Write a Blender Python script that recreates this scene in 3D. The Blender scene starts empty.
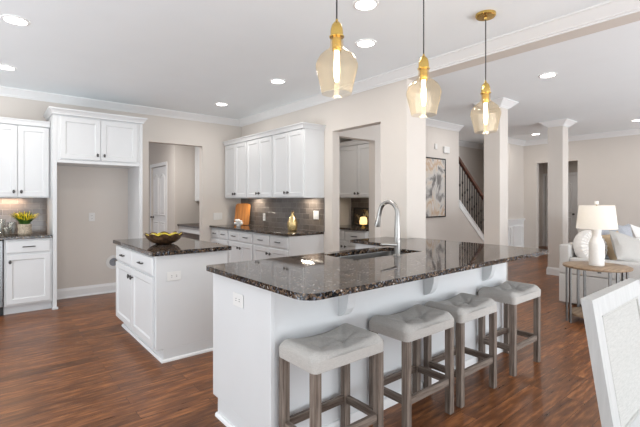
import bpy, bmesh, math, random
from mathutils import Vector, Matrix
random.seed(7)
C = bpy.context.scene.collection
PI = math.pi
R = math.radians

# ------------------------------------------------------------------ camera, world, lights
CAM_H = 1.33
cd = bpy.data.cameras.new('camera'); cam = bpy.data.objects.new('camera', cd); C.objects.link(cam)
cd.sensor_width = 36.0; cd.lens = 405.0 / 640.0 * 36.0; cd.shift_y = -13.0 / 640.0; cd.shift_x = -0.7 / 640.0
cd.clip_start = 0.05; cd.clip_end = 100
cam.location = (0, 0, CAM_H); cam.rotation_euler = (R(90), 0, R(-39.5))
bpy.context.scene.camera = cam

w = bpy.data.worlds.new('world'); bpy.context.scene.world = w; w.use_nodes = True
bg = w.node_tree.nodes['Background']; bg.inputs[0].default_value = (0.93, 0.96, 1.0, 1); bg.inputs[1].default_value = 0.5

vs = bpy.context.scene.view_settings
vs.view_transform = 'Standard'; vs.look = 'None'; vs.gamma = 1.0; vs.use_curve_mapping = False
vs.exposure = 0.39

def area(name, loc, rot, sx, sy, power, col=(1, 1, 1), spread=None):
    l = bpy.data.lights.new(name, 'AREA'); l.shape = 'RECTANGLE'; l.size = sx; l.size_y = sy
    l.energy = power; l.color = col
    if spread: l.spread = spread
    o = bpy.data.objects.new(name, l); C.objects.link(o); o.location = loc; o.rotation_euler = rot
    return o
def point(name, loc, power, col, r=0.03):
    l = bpy.data.lights.new(name, 'POINT'); l.energy = power; l.color = col; l.shadow_soft_size = r
    o = bpy.data.objects.new(name, l); C.objects.link(o); o.location = loc
    return o
# daylight through the windows behind and to the left of the viewer
COOL = (0.89, 0.95, 1.0)
area('window_light_rear', (1.5, -4.2, 0.95), (R(92), 0, 0), 7.0, 1.5, 46, (0.96, 0.98, 1.0))
area('window_light_left', (-3.3, 3.0, 1.2), (R(92), 0, R(-90)), 5.0, 2.0, 16, COOL)
area('window_light_living', (7.5, -4.2, 1.5), (R(95), 0, 0), 6.0, 2.3, 20, COOL)
# upward fill lights added low in the room to brighten the ceilings
area('ceiling_fill_rear', (1.5, -3.6, 0.4), (R(155), 0, 0), 7.0, 2.0, 232, COOL)
area('ceiling_fill_left', (-3.0, 2.4, 0.4), (R(153), 0, R(-90)), 6.0, 2.0, 145, COOL)
area('ceiling_fill_living', (7.5, -3.6, 0.4), (R(155), 0, 0), 6.0, 2.0, 215, COOL)
# laundry ceiling lamp, then fill lights added to brighten the other side rooms
area('laundry_room_light', (2.0, 7.6, 2.70), (0, 0, 0), 0.5, 0.5, 30, (1, 0.98, 0.95))
area('pantry_fill', (4.0, 4.5, 2.40), (0, 0, 0), 0.3, 0.3, 2.2, (1, 0.95, 0.9))
area('hall_fill', (6.4, 3.6, 2.70), (0, 0, 0), 0.5, 0.5, 4, (1, 0.96, 0.92))
area('stairwell_fill', (7.7, 4.9, 2.70), (0, 0, 0), 0.6, 0.4, 6, (1, 0.96, 0.92))
area('rear_hall_fill', (11.5, 3.8, 2.40), (0, 0, 0), 0.4, 0.4, 6, (1, 0.96, 0.92))

# ------------------------------------------------------------------ materials
def srgb(r, g, b):
    f = lambda c: (c/255/12.92) if c/255 <= 0.04045 else ((c/255+0.055)/1.055)**2.4
    return (f(r), f(g), f(b), 1)
def newmat(name):
    m = bpy.data.materials.new(name); m.use_nodes = True
    nt = m.node_tree; b = nt.nodes['Principled BSDF']
    return m, nt, b
def N(nt, t, **kw):
    n = nt.nodes.new(t)
    for k, v in kw.items(): setattr(n, k, v)
    return n
def coords(nt, scale=(1, 1, 1), rot=(0, 0, 0), out='Object'):
    tc = N(nt, 'ShaderNodeTexCoord'); mp = N(nt, 'ShaderNodeMapping')
    mp.inputs['Scale'].default_value = scale; mp.inputs['Rotation'].default_value = rot
    nt.links.new(tc.outputs[out], mp.inputs[0]); return mp.outputs[0]
def ramp(nt, fac, stops):
    r = N(nt, 'ShaderNodeValToRGB'); e = r.color_ramp.elements
    while len(e) < len(stops): e.new(0.5)
    for i, (p, c) in enumerate(stops): e[i].position = p; e[i].color = c
    nt.links.new(fac, r.inputs[0]); return r.outputs[0]
def bump(nt, b, height, strength=0.1, dist=0.01):
    n = N(nt, 'ShaderNodeBump'); n.inputs['Strength'].default_value = strength; n.inputs['Distance'].default_value = dist
    nt.links.new(height, n.inputs['Height']); nt.links.new(n.outputs[0], b.inputs['Normal'])
def paint(name, c, rough=0.5, var=0.03, scale=6, bstr=0.02, metal=0.0, spec=0.5):
    m, nt, b = newmat(name)
    v = coords(nt); nz = N(nt, 'ShaderNodeTexNoise'); nz.inputs['Scale'].default_value = scale; nz.inputs['Detail'].default_value = 3
    nt.links.new(v, nz.inputs['Vector'])
    lo = tuple(x*(1-var) for x in c[:3])+(1,); hi = tuple(min(1, x*(1+var)) for x in c[:3])+(1,)
    nt.links.new(ramp(nt, nz.outputs[0], [(0.3, lo), (0.7, hi)]), b.inputs['Base Color'])
    b.inputs['Roughness'].default_value = rough; b.inputs['Metallic'].default_value = metal
    b.inputs['Specular IOR Level'].default_value = spec
    if bstr:
        n2 = N(nt, 'ShaderNodeTexNoise'); n2.inputs['Scale'].default_value = 180; nt.links.new(v, n2.inputs['Vector'])
        bump(nt, b, n2.outputs[0], bstr, 0.002)
    return m
def emit(name, c, s):
    m, nt, b = newmat(name)
    b.inputs['Base Color'].default_value = c; b.inputs['Emission Color'].default_value = c; b.inputs['Emission Strength'].default_value = s
    return m

M = {}
M['wall'] = paint('wall_paint', srgb(213, 206, 199), 0.8, 0.01, 3)
M['ceil'] = paint('ceiling_paint', srgb(239, 244, 247), 0.9, 0.008, 3)
M['trim'] = paint('trim_paint', srgb(234, 234, 234), 0.4, 0.008, 5, 0)
M['cab'] = paint('cabinet_paint', srgb(214, 215, 216), 0.38, 0.008, 5, 0)
M['plate'] = paint('plate_plastic', srgb(224, 223, 221), 0.35, 0.01, 5, 0)
M['dark'] = paint('dark_slot', srgb(45, 45, 46), 0.6, 0.05, 20, 0)
M['pewter'] = paint('pewter', srgb(88, 86, 85), 0.34, 0.08, 60, 0, 1.0)
M['steel'] = paint('brushed_steel', srgb(168, 166, 163), 0.3, 0.05, 80, 0, 1.0)
M['brass'] = paint('brass', srgb(216, 182, 106), 0.27, 0.06, 40, 0, 1.0)
M['gold'] = paint('gold_glaze', srgb(216, 192, 138), 0.22, 0.15, 18, 0, 0.9)
M['black'] = paint('black_iron', srgb(38, 36, 36), 0.5, 0.1, 40, 0, 0.3)
M['cord'] = paint('cord_black', srgb(52, 50, 50), 0.6, 0.05, 40, 0)
M['railwood'] = paint('rail_wood', srgb(82, 44, 30), 0.35, 0.2, 30, 0)
M['ceramic'] = paint('white_ceramic', srgb(236, 233, 228), 0.55, 0.03, 40, 0.15)
M['cotton'] = paint('white_flower', srgb(240, 238, 234), 0.9, 0.03, 60, 0.2)
M['bowlout'] = paint('bronze_glaze', srgb(98, 74, 54), 0.3, 0.7, 40, 0, 0.3)
M['bowlin'] = paint('yellow_glaze', srgb(205, 185, 40), 0.3, 0.35, 30, 0)
M['leafy'] = paint('yellow_petal', srgb(236, 214, 38), 0.6, 0.12, 40, 0)
M['green'] = paint('green_leaf', srgb(60, 98, 34), 0.55, 0.3, 40, 0)
M['greyvase'] = paint('grey_vase', srgb(140, 142, 148), 0.4, 0.1, 30, 0)
M['tablesteel'] = paint('table_iron', srgb(104, 102, 100), 0.4, 0.15, 50, 0, 0.7)
M['appl'] = paint('appliance_steel', srgb(130, 130, 132), 0.3, 0.05, 70, 0, 1.0)

def fabric(name, c, scale=260, var=0.10, bstr=0.25):
    m, nt, b = newmat(name)
    v = coords(nt)
    w1 = N(nt, 'ShaderNodeTexNoise'); w1.inputs['Scale'].default_value = scale; w1.inputs['Detail'].default_value = 2
    mp = coords(nt, (1, 0.12, 1)); nt.links.new(mp, w1.inputs['Vector'])
    w2 = N(nt, 'ShaderNodeTexNoise'); w2.inputs['Scale'].default_value = scale; mp2 = coords(nt, (0.12, 1, 1)); nt.links.new(mp2, w2.inputs['Vector'])
    ad = N(nt, 'ShaderNodeMath', operation='ADD'); nt.links.new(w1.outputs[0], ad.inputs[0]); nt.links.new(w2.outputs[0], ad.inputs[1])
    hf = N(nt, 'ShaderNodeMath', operation='MULTIPLY'); hf.inputs[1].default_value = 0.5; nt.links.new(ad.outputs[0], hf.inputs[0])
    lo = tuple(x*(1-var) for x in c[:3])+(1,); hi = tuple(min(1, x*(1+var)) for x in c[:3])+(1,)
    nt.links.new(ramp(nt, hf.outputs[0], [(0.35, lo), (0.65, hi)]), b.inputs['Base Color'])
    b.inputs['Roughness'].default_value = 0.9; b.inputs['Specular IOR Level'].default_value = 0.2
    bump(nt, b, hf.outputs[0], bstr, 0.003)
    return m
M['linen'] = fabric('linen', srgb(180, 176, 171))
M['chairlinen'] = fabric('chair_linen', srgb(176, 174, 170))
M['sofa'] = fabric('sofa_fabric', srgb(204, 202, 199), 200, 0.04)
M['greypil'] = fabric('grey_fabric', srgb(184, 180, 175), 200, 0.05)
M['bluegrey'] = fabric('bluegrey_fabric', srgb(176, 178, 184), 160, 0.12)
M['tanfab'] = fabric('tan_fabric', srgb(196, 172, 142), 200, 0.08)
M['whitefab'] = fabric('white_fabric', srgb(230, 226, 222), 180, 0.04)
M['shade'] = fabric('lamp_shade_linen', srgb(245, 240, 230), 220, 0.03, 0.1)
nt = M['shade'].node_tree; b = nt.nodes['Principled BSDF']; tl = N(nt, 'ShaderNodeBsdfTranslucent'); tl.inputs[0].default_value = (0.95, 0.92, 0.87, 1)
mx = N(nt, 'ShaderNodeMixShader'); mx.inputs[0].default_value = 0.35
nt.links.new(b.outputs[0], mx.inputs[1]); nt.links.new(tl.outputs[0], mx.inputs[2]); nt.links.new(mx.outputs[0], nt.nodes['Material Output'].inputs[0])

def wood(name, c1, c2, axis='z', rough=0.5, scale=9, stretch=0.06):
    m, nt, b = newmat(name)
    s = {'x': (stretch, 1, 1), 'y': (1, stretch, 1), 'z': (1, 1, stretch)}[axis]
    v = coords(nt, s)
    nz = N(nt, 'ShaderNodeTexNoise'); nz.inputs['Scale'].default_value = scale*8; nz.inputs['Detail'].default_value = 6; nz.inputs['Roughness'].default_value = 0.65
    nt.links.new(v, nz.inputs['Vector'])
    nt.links.new(ramp(nt, nz.outputs[0], [(0.32, c1), (0.68, c2)]), b.inputs['Base Color'])
    b.inputs['Roughness'].default_value = rough
    bump(nt, b, nz.outputs[0], 0.15, 0.004)
    return m
M['legwood'] = wood('weathered_wood', srgb(70, 56, 47), srgb(138, 125, 114), 'z', 0.6)
M['legwoodx'] = wood('weathered_wood_rail', srgb(70, 56, 47), srgb(138, 125, 114), 'x', 0.6)
M['legwoody'] = wood('weathered_wood_side', srgb(70, 56, 47), srgb(138, 125, 114), 'y', 0.6)
M['board'] = wood('acacia_wood', srgb(150, 84, 30), srgb(214, 142, 66), 'z', 0.45, 3)
M['tabletop'] = wood('oak_top', srgb(120, 98, 76), srgb(168, 142, 114), 'x', 0.5, 5)
M['chairwood'] = wood('painted_wood', srgb(168, 167, 165), srgb(180, 179, 177), 'z', 0.5, 6)
M['darktop'] = paint('dark_stone', srgb(62, 50, 44), 0.35, 0.2, 60, 0)
M['woven'] = paint('woven_pot', srgb(186, 172, 152), 0.8, 0.4, 70, 0.5)

def floor_mat():
    m, nt, b = newmat('hardwood_floor')
    v = coords(nt)
    br = N(nt, 'ShaderNodeTexBrick'); br.offset = 0.37; br.offset_frequency = 2; br.squash = 1.0
    br.inputs['Color1'].default_value = (0, 0, 0, 1); br.inputs['Color2'].default_value = (1, 1, 1, 1)
    br.inputs['Mortar'].default_value = (0.5, 0.5, 0.5, 1)
    br.inputs['Scale'].default_value = 1.0; br.inputs['Mortar Size'].default_value = 0.0012; br.inputs['Mortar Smooth'].default_value = 0.2
    br.inputs['Bias'].default_value = 0.0; br.inputs['Brick Width'].default_value = 1.15; br.inputs['Row Height'].default_value = 0.118
    nt.links.new(v, br.inputs['Vector'])
    # grain, shifted per plank
    sc = N(nt, 'ShaderNodeVectorMath', operation='MULTIPLY'); sc.inputs[1].default_value = (1.5, 12, 1)
    nt.links.new(v, sc.inputs[0])
    of = N(nt, 'ShaderNodeVectorMath', operation='SCALE'); of.inputs['Scale'].default_value = 11.0
    nt.links.new(br.outputs['Color'], of.inputs[0])
    ad = N(nt, 'ShaderNodeVectorMath', operation='ADD'); nt.links.new(sc.outputs[0], ad.inputs[0]); nt.links.new(of.outputs[0], ad.inputs[1])
    nz = N(nt, 'ShaderNodeTexNoise'); nz.inputs['Scale'].default_value = 3.2; nz.inputs['Detail'].default_value = 7; nz.inputs['Roughness'].default_value = 0.62
    nt.links.new(ad.outputs[0], nz.inputs['Vector'])
    g = ramp(nt, nz.outputs[0], [(0.28, srgb(80, 48, 28)), (0.5, srgb(118, 73, 43)), (0.70, srgb(166, 110, 67))])
    tone = ramp(nt, br.outputs['Color'], [(0.0, (0.62, 0.62, 0.64, 1)), (0.3, (0.9, 0.9, 0.9, 1)), (0.7, (1.05, 1.05, 1.05, 1)), (1.0, (1.3, 1.26, 1.2, 1))])
    mx = N(nt, 'ShaderNodeMix', data_type='RGBA', blend_type='MULTIPLY'); mx.inputs[0].default_value = 1.0
    nt.links.new(g, mx.inputs[6]); nt.links.new(tone, mx.inputs[7])
    mm = N(nt, 'ShaderNodeMix', data_type='RGBA'); nt.links.new(br.outputs['Fac'], mm.inputs[0])
    nt.links.new(mx.outputs[2], mm.inputs[6]); mm.inputs[7].default_value = srgb(52, 28, 18)
    nt.links.new(mm.outputs[2], b.inputs['Base Color'])
    rr = N(nt, 'ShaderNodeMapRange'); rr.inputs[3].default_value = 0.22; rr.inputs[4].default_value = 0.40; b.inputs['Specular IOR Level'].default_value = 0.3
    nt.links.new(nz.outputs[0], rr.inputs[0]); nt.links.new(rr.outputs[0], b.inputs['Roughness'])
    n2 = N(nt, 'ShaderNodeTexNoise'); n2.inputs['Scale'].default_value = 2.2; n2.inputs['Detail'].default_value = 3
    sc2 = N(nt, 'ShaderNodeVectorMath', operation='MULTIPLY'); sc2.inputs[1].default_value = (1.2, 5, 1); nt.links.new(v, sc2.inputs[0]); nt.links.new(sc2.outputs[0], n2.inputs['Vector'])
    s3 = N(nt, 'ShaderNodeMath', operation='SUBTRACT'); nt.links.new(n2.outputs[0], s3.inputs[0]); nt.links.new(br.outputs['Fac'], s3.inputs[1])
    bump(nt, b, s3.outputs[0], 0.22, 0.006)
    return m
M['floor'] = floor_mat()

def granite():
    m, nt, b = newmat('brown_granite')
    v = coords(nt)
    vo = N(nt, 'ShaderNodeTexVoronoi'); vo.inputs['Scale'].default_value = 120; nt.links.new(v, vo.inputs['Vector'])
    sep = N(nt, 'ShaderNodeSeparateColor'); nt.links.new(vo.outputs['Color'], sep.inputs[0])
    c = ramp(nt, sep.outputs[0], [(0.0, srgb(18, 18, 20)), (0.36, srgb(50, 46, 44)), (0.54, srgb(90, 75, 62)), (0.73, srgb(124, 104, 86)), (0.89, srgb(100, 106, 118)), (0.965, srgb(176, 172, 168))])
    r = [n for n in nt.nodes if n.type == 'VALTORGB'][-1]; r.color_ramp.interpolation = 'CONSTANT'
    nz = N(nt, 'ShaderNodeTexNoise'); nz.inputs['Scale'].default_value = 22; nz.inputs['Detail'].default_value = 5; nt.links.new(v, nz.inputs['Vector'])
    c2 = ramp(nt, nz.outputs[0], [(0.35, (0.55, 0.54, 0.54, 1)), (0.65, (1.1, 1.08, 1.05, 1))])
    mx = N(nt, 'ShaderNodeMix', data_type='RGBA', blend_type='MULTIPLY'); mx.inputs[0].default_value = 1.0
    nt.links.new(c, mx.inputs[6]); nt.links.new(c2, mx.inputs[7])
    nt.links.new(mx.outputs[2], b.inputs['Base Color'])
    b.inputs['Roughness'].default_value = 0.04; b.inputs['IOR'].default_value = 1.34
    return m
M['granite'] = granite()

def tile_mat(name, rot):
    m, nt, b = newmat(name)
    v = coords(nt, (1, 1, 1), rot)
    br = N(nt, 'ShaderNodeTexBrick'); br.offset = 0.5
    br.inputs['Color1'].default_value = srgb(92, 84, 79); br.inputs['Color2'].default_value = srgb(118, 109, 102)
    br.inputs['Mortar'].default_value = srgb(142, 134, 126); br.inputs['Scale'].default_value = 1.0
    br.inputs['Mortar Size'].default_value = 0.0022; br.inputs['Mortar Smooth'].default_value = 0.3
    br.inputs['Brick Width'].default_value = 0.152; br.inputs['Row Height'].default_value = 0.0762
    nt.links.new(v, br.inputs['Vector'])
    nz = N(nt, 'ShaderNodeTexNoise'); nz.inputs['Scale'].default_value = 30; nt.links.new(v, nz.inputs['Vector'])
    mx = N(nt, 'ShaderNodeMix', data_type='RGBA', blend_type='MULTIPLY'); mx.inputs[0].default_value = 0.5
    nt.links.new(br.outputs['Color'], mx.inputs[6]); nt.links.new(ramp(nt, nz.outputs[0], [(0.3, (0.8, 0.8, 0.8, 1)), (0.7, (1.1, 1.1, 1.1, 1))]), mx.inputs[7])
    nt.links.new(mx.outputs[2], b.inputs['Base Color'])
    b.inputs['Roughness'].default_value = 0.16
    inv = N(nt, 'ShaderNodeMath', operation='SUBTRACT'); inv.inputs[0].default_value = 1.0; nt.links.new(br.outputs['Fac'], inv.inputs[1])
    bump(nt, b, inv.outputs[0], 0.5, 0.003)
    return m
M['tile_xz'] = tile_mat('subway_tile_back', (R(-90), 0, 0))
M['tile_yz'] = tile_mat('subway_tile_side', (0, R(90), R(90)))

def thin_glass(name, tint, haze=0.0):
    m = bpy.data.materials.new(name); m.use_nodes = True; nt = m.node_tree
    nt.nodes.remove(nt.nodes['Principled BSDF']); out = nt.nodes['Material Output']
    tr = N(nt, 'ShaderNodeBsdfTransparent'); tr.inputs[0].default_value = tint
    gl = N(nt, 'ShaderNodeBsdfGlossy'); gl.inputs['Roughness'].default_value = 0.03; gl.inputs[0].default_value = (0.9, 0.82, 0.68, 1)
    fr = N(nt, 'ShaderNodeFresnel'); fr.inputs[0].default_value = 1.5
    # a thin pane reflects alike from both sides: invert the index on back faces
    ge = N(nt, 'ShaderNodeNewGeometry'); mr = N(nt, 'ShaderNodeMapRange'); mr.inputs[3].default_value = 1.5; mr.inputs[4].default_value = 1/1.5
    nt.links.new(ge.outputs['Backfacing'], mr.inputs[0]); nt.links.new(mr.outputs[0], fr.inputs[0])
    v = coords(nt); nz = N(nt, 'ShaderNodeTexNoise'); nz.inputs['Scale'].default_value = 14; nt.links.new(v, nz.inputs['Vector'])
    bp = N(nt, 'ShaderNodeBump'); bp.inputs['Strength'].default_value = 0.05; bp.inputs['Distance'].default_value = 0.02; nt.links.new(nz.outputs[0], bp.inputs['Height'])
    nt.links.new(bp.outputs[0], gl.inputs['Normal']); nt.links.new(bp.outputs[0], fr.inputs['Normal'])
    mx = N(nt, 'ShaderNodeMixShader'); nt.links.new(fr.outputs[0], mx.inputs[0])
    if haze:
        tl = N(nt, 'ShaderNodeBsdfTranslucent'); tl.inputs[0].default_value = (0.98, 0.92, 0.82, 1)
        m2 = N(nt, 'ShaderNodeMixShader'); m2.inputs[0].default_value = haze
        nt.links.new(tr.outputs[0], m2.inputs[1]); nt.links.new(tl.outputs[0], m2.inputs[2]); base = m2.outputs[0]
    else: base = tr.outputs[0]
    nt.links.new(base, mx.inputs[1]); nt.links.new(gl.outputs[0], mx.inputs[2])
    nt.links.new(mx.outputs[0], out.inputs[0])
    return m
M['amber'] = thin_glass('champagne_glass', (0.92, 0.86, 0.76, 1), 0.04)
M['clear'] = thin_glass('clear_glass', (0.93, 0.95, 0.96, 1))
M['bulb'] = emit('warm_bulb', (1.0, 0.84, 0.60, 1), 12)
M['led'] = emit('led_disc', (1.0, 0.97, 0.90, 1), 9)
M['tealight'] = emit('amber_lamp', (1.0, 0.72, 0.30, 1), 1.1)

def art_mat(name, stops, scale, seed, rough=0.6):
    m, nt, b = newmat(name)
    v = coords(nt, (1, 1, 1)); 
    nz = N(nt, 'ShaderNodeTexVoronoi'); nz.inputs['Scale'].default_value = scale; nz.distance = 'CHEBYCHEV'
    n2 = N(nt, 'ShaderNodeTexNoise'); n2.inputs['Scale'].default_value = scale*0.9; n2.inputs['Detail'].default_value = 4
    ad = N(nt, 'ShaderNodeVectorMath', operation='ADD'); ad.inputs[1].default_value = (seed, seed*2.3, seed*0.7)
    nt.links.new(v, ad.inputs[0]); nt.links.new(ad.outputs[0], n2.inputs['Vector'])
    ad2 = N(nt, 'ShaderNodeVectorMath', operation='ADD'); nt.links.new(ad.outputs[0], ad2.inputs[0])
    s = N(nt, 'ShaderNodeVectorMath', operation='SCALE'); s.inputs['Scale'].default_value = 0.25; nt.links.new(n2.outputs['Color'], s.inputs[0]); nt.links.new(s.outputs[0], ad2.inputs[1])
    nt.links.new(ad2.outputs[0], nz.inputs['Vector'])
    sep = N(nt, 'ShaderNodeSeparateColor'); nt.links.new(nz.outputs['Color'], sep.inputs[0])
    nt.links.new(ramp(nt, sep.outputs[0], stops), b.inputs['Base Color']); b.inputs['Roughness'].default_value = rough
    return m
def smear_art():
    m, nt, b = newmat('abstract_art'); v = coords(nt, (1.6, 1, 1.1))
    nz = N(nt, 'ShaderNodeTexNoise'); nz.inputs['Scale'].default_value = 2.6; nz.inputs['Detail'].default_value = 7; nz.inputs['Roughness'].default_value = 0.62; nz.inputs['Distortion'].default_value = 0.9
    nt.links.new(v, nz.inputs['Vector'])
    nt.links.new(ramp(nt, nz.outputs[0], [(0.30, srgb(70, 66, 66)), (0.40, srgb(128, 124, 122)), (0.47, srgb(196, 192, 188)), (0.54, srgb(206, 196, 184)), (0.60, srgb(190, 160, 132)), (0.68, srgb(210, 208, 206))]), b.inputs['Base Color'])
    b.inputs['Roughness'].default_value = 0.6
    return m
M['art'] = smear_art()
M['art2'] = art_mat('dark_print', [(0.0, srgb(24, 18, 14)), (0.5, srgb(52, 38, 26)), (0.8, srgb(120, 96, 58)), (0.95, srgb(176, 160, 120))], 14, 1.7, 0.3)

# ------------------------------------------------------------------ mesh helpers
class MB:
    def __init__(self): self.bm = bmesh.new()
    def box(self, x0, x1, y0, y1, z0, z1, bev=0.0, seg=1):
        bm = self.bm
        vs = [bm.verts.new((x, y, z)) for z in (z0, z1) for y in (y0, y1) for x in (x0, x1)]
        fs = [(0, 2, 3, 1), (4, 5, 7, 6), (0, 1, 5, 4), (2, 6, 7, 3), (0, 4, 6, 2), (1, 3, 7, 5)]
        faces = [bm.faces.new([vs[i] for i in f]) for f in fs]
        if bev:
            es = list({e for f in faces for e in f.edges})
            bmesh.ops.bevel(bm, geom=es, offset=bev, segments=seg, affect='EDGES', profile=0.7)
        return self
    def rings(self, rings, cap0=True, cap1=True, closed=True):
        bm = self.bm
        vr = [[bm.verts.new(p) for p in r] for r in rings]
        n = len(vr[0])
        for a, b_ in zip(vr, vr[1:]):
            for i in range(n if closed else n-1):
                j = (i+1) % n
                bm.faces.new((a[i], a[j], b_[j], b_[i]))
        if cap0: bm.faces.new(list(reversed(vr[0])))
        if cap1: bm.faces.new(vr[-1])
        return self
    def lathe(self, prof, c=(0, 0, 0), seg=32, axis='z', fn=None, cap0=True, cap1=True):
        rs = []
        for r, h in prof:
            ring = []
            for k in range(seg):
                a = 2*PI*k/seg; rr = max(r, 1e-4)
                if fn: rr, hh = fn(rr, h, a)
                else: hh = h
                u, v = rr*math.cos(a), rr*math.sin(a)
                p = {'z': (u, v, hh), 'y': (u, hh, -v), 'x': (hh, u, v)}[axis]
                ring.append((c[0]+p[0], c[1]+p[1], c[2]+p[2]))
            rs.append(ring)
        return self.rings(rs, cap0, cap1)
    def tube(self, pts, r, seg=10, cap=True):
        pts = [Vector(p) for p in pts]; rs = []
        rad = r if isinstance(r, (list, tuple)) else [r]*len(pts)
        up = None
        for i, p in enumerate(pts):
            t = ((pts[min(i+1, len(pts)-1)]-p).normalized() + (p-pts[max(i-1, 0)]).normalized()).normalized()
            if up is None: up = Vector((0, 0, 1)) if abs(t.z) < 0.9 else Vector((1, 0, 0))
            a = t.cross(up).normalized(); b_ = a.cross(t).normalized(); up = b_
            rs.append([p + a*(rad[i]*math.cos(2*PI*k/seg)) + b_*(rad[i]*math.sin(2*PI*k/seg)) for k in range(seg)])
        return self.rings(rs, cap, cap)
    def bar(self, p, q, wx, wy, up=(0, 0, 1)):
        p, q = Vector(p), Vector(q); t = (q-p).normalized(); upv = Vector(up)
        if abs(t.dot(upv)) > 0.95: upv = Vector((0, 1, 0))
        a = t.cross(upv).normalized(); b_ = a.cross(t).normalized()
        f = lambda c: [c+a*sx*wx/2+b_*sy*wy/2 for sx, sy in ((-1, -1), (1, -1), (1, 1), (-1, 1))]
        return self.rings([f(p), f(q)])
    def prism(self, poly, z0, z1, holes=()):
        bm = self.bm
        loops = [poly] + list(holes)
        allb, allt = [], []
        for lp in loops:
            bt = [bm.verts.new((x, y, z0)) for x, y in lp]; tp = [bm.verts.new((x, y, z1)) for x, y in lp]
            n = len(lp)
            for i in range(n):
                j = (i+1) % n
                bm.faces.new((bt[i], bt[j], tp[j], tp[i]))
            allb.append(bt); allt.append(tp)
        if not holes:
            bm.faces.new(allb[0][::-1]); bm.faces.new(allt[0])
        else:
            for grp in (allb, allt):
                es = []
                for lp in grp:
                    for i in range(len(lp)):
                        es.append(bm.edges.get((lp[i], lp[(i+1) % len(lp)])))
                bmesh.ops.triangle_fill(bm, use_beauty=True, use_dissolve=False, edges=es)
        return self
    def sweep(self, prof, p, q, outdir, ext0=0, ext1=0):
        """straight moulding: prof = [(out, z)] from wall; runs p->q (xy) at z; ext per unit out for mitres"""
        p, q = Vector((p[0], p[1], 0)), Vector((q[0], q[1], 0)); t = (q-p).normalized(); o = Vector((outdir[0], outdir[1], 0))
        a = [p + o*d - t*(ext0*d) + Vector((0, 0, z)) for d, z in prof]
        b_ = [q + o*d + t*(ext1*d) + Vector((0, 0, z)) for d, z in prof]
        return self.rings([a, b_])
    def sphere(self, c, r, sc=(1, 1, 1), seg=16, rings_=10):
        prof = [(max(1e-4, math.sin(PI*i/rings_)), -math.cos(PI*i/rings_)) for i in range(rings_+1)]
        rs = [[(c[0]+sc[0]*r*p*math.cos(2*PI*k/seg), c[1]+sc[1]*r*p*math.sin(2*PI*k/seg), c[2]+sc[2]*r*h) for k in range(seg)] for p, h in prof]
        return self.rings(rs)
    def build(self, name, mat, parent=None, smooth=False, loc=None, sub=0):
        bm = self.bm
        bmesh.ops.recalc_face_normals(bm, faces=bm.faces[:])
        me = bpy.data.meshes.new(name); bm.to_mesh(me); bm.free()
        mats = mat if isinstance(mat, list) else [mat]
        for m_ in mats: me.materials.append(m_)
        o = bpy.data.objects.new(name, me); C.objects.link(o)
        if parent: o.parent = parent
        if loc: o.location = loc
        if smooth:
            for p in me.polygons: p.use_smooth = True
            try: me.set_sharp_from_angle(angle=R(38))
            except Exception: pass
        if sub:
            md = o.modifiers.new('sub', 'SUBSURF'); md.levels = sub; md.render_levels = sub
        return o

def tag(o, label, cat, group=None, kind=None):
    if label: o['label'] = label
    if cat: o['category'] = cat
    if group: o['group'] = group
    if kind: o['kind'] = kind
    return o
def thing(name, label, cat, loc=(0, 0, 0), rotz=0, group=None):
    o = bpy.data.objects.new(name, None); C.objects.link(o); o.empty_display_size = 0.1
    o.location = loc; o.rotation_euler = (0, 0, rotz)
    return tag(o, label, cat, group)
def struct(name, mb, mat, label=None, **kw):
    o = mb.build(name, mat, **kw); o['kind'] = 'structure'
    if label: o['label'] = label
    return o
def copy_tree(o, parent=None):
    c = o.copy(); C.objects.link(c)
    if parent: c.parent = parent
    for ch in list(o.children): copy_tree(ch, c)
    return c

# ------------------------------------------------------------------ room shell
XW, XW2, YB, CE = 3.5, 3.84, 6.47, 2.743   # right kitchen wall, its living side, back wall, ceiling
XF = 10.0
struct('floor', MB().box(-4, 14, -5, 12, -0.1, 0.0), M['floor'], 'reddish brown hardwood plank floor')
struct('ceiling', MB().box(-4, 14, -5, 12, CE, CE+0.1), M['ceil'], 'smooth white ceiling')

def wall_y(name, x0, x1, y0, y1, opens=(), z1=CE, label=None):
    m = MB(); x = x0
    for (a, b_, zt) in opens:
        m.box(x, a, y0, y1, 0, z1); m.box(a, b_, y0, y1, zt, z1); x = b_
    m.box(x, x1, y0, y1, 0, z1)
    return struct(name, m, M['wall'], label)
def wall_x(name, x0, x1, y0, y1, opens=(), z1=CE, label=None):
    m = MB(); y = y0
    for (a, b_, zt) in opens:
        m.box(x0, x1, y, a, 0, z1); m.box(x0, x1, a, b_, zt, z1); y = b_
    m.box(x0, x1, y, y1, 0, z1)
    return struct(name, m, M['wall'], label)
wall_y('wall_back', -4, 3.62, YB, YB+0.12, [(1.915, 2.775, 2.235)], label='beige kitchen back wall with a cased opening')
wall_x('wall_right', XW, XW+0.12, 3.16, YB, [(3.16+1e-3, 4.0, 2.24)], label='beige kitchen wall behind the tiled counter run')
struct('wall_end', MB().box(XW, XW2, 2.785, 3.16, 0, 2.645), M['wall'], 'beige stub end of the kitchen wall')
struct('wall_beam', MB().box(XW, XW+0.18, -5, 2.785, 2.645, CE).box(XW, XW2, 2.785, 3.16, 2.645, CE), M['wall'], 'ceiling beam between kitchen and living room')
# laundry room behind the back wall
wall_x('wall_laundry', 2.95, 3.07, 8.25, 11.0, [(8.76, 9.76, 2.09)], label='laundry room side wall with a white door')
struct('wall_laundry_end', MB().box(3.07, 3.75, 8.25, 8.37, 0, CE), M['wall'], 'end wall of the laundry counter niche')
struct('wall_laundry_niche', MB().box(3.63, 3.75, YB+0.12, 8.25, 0, CE), M['wall'])
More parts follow.
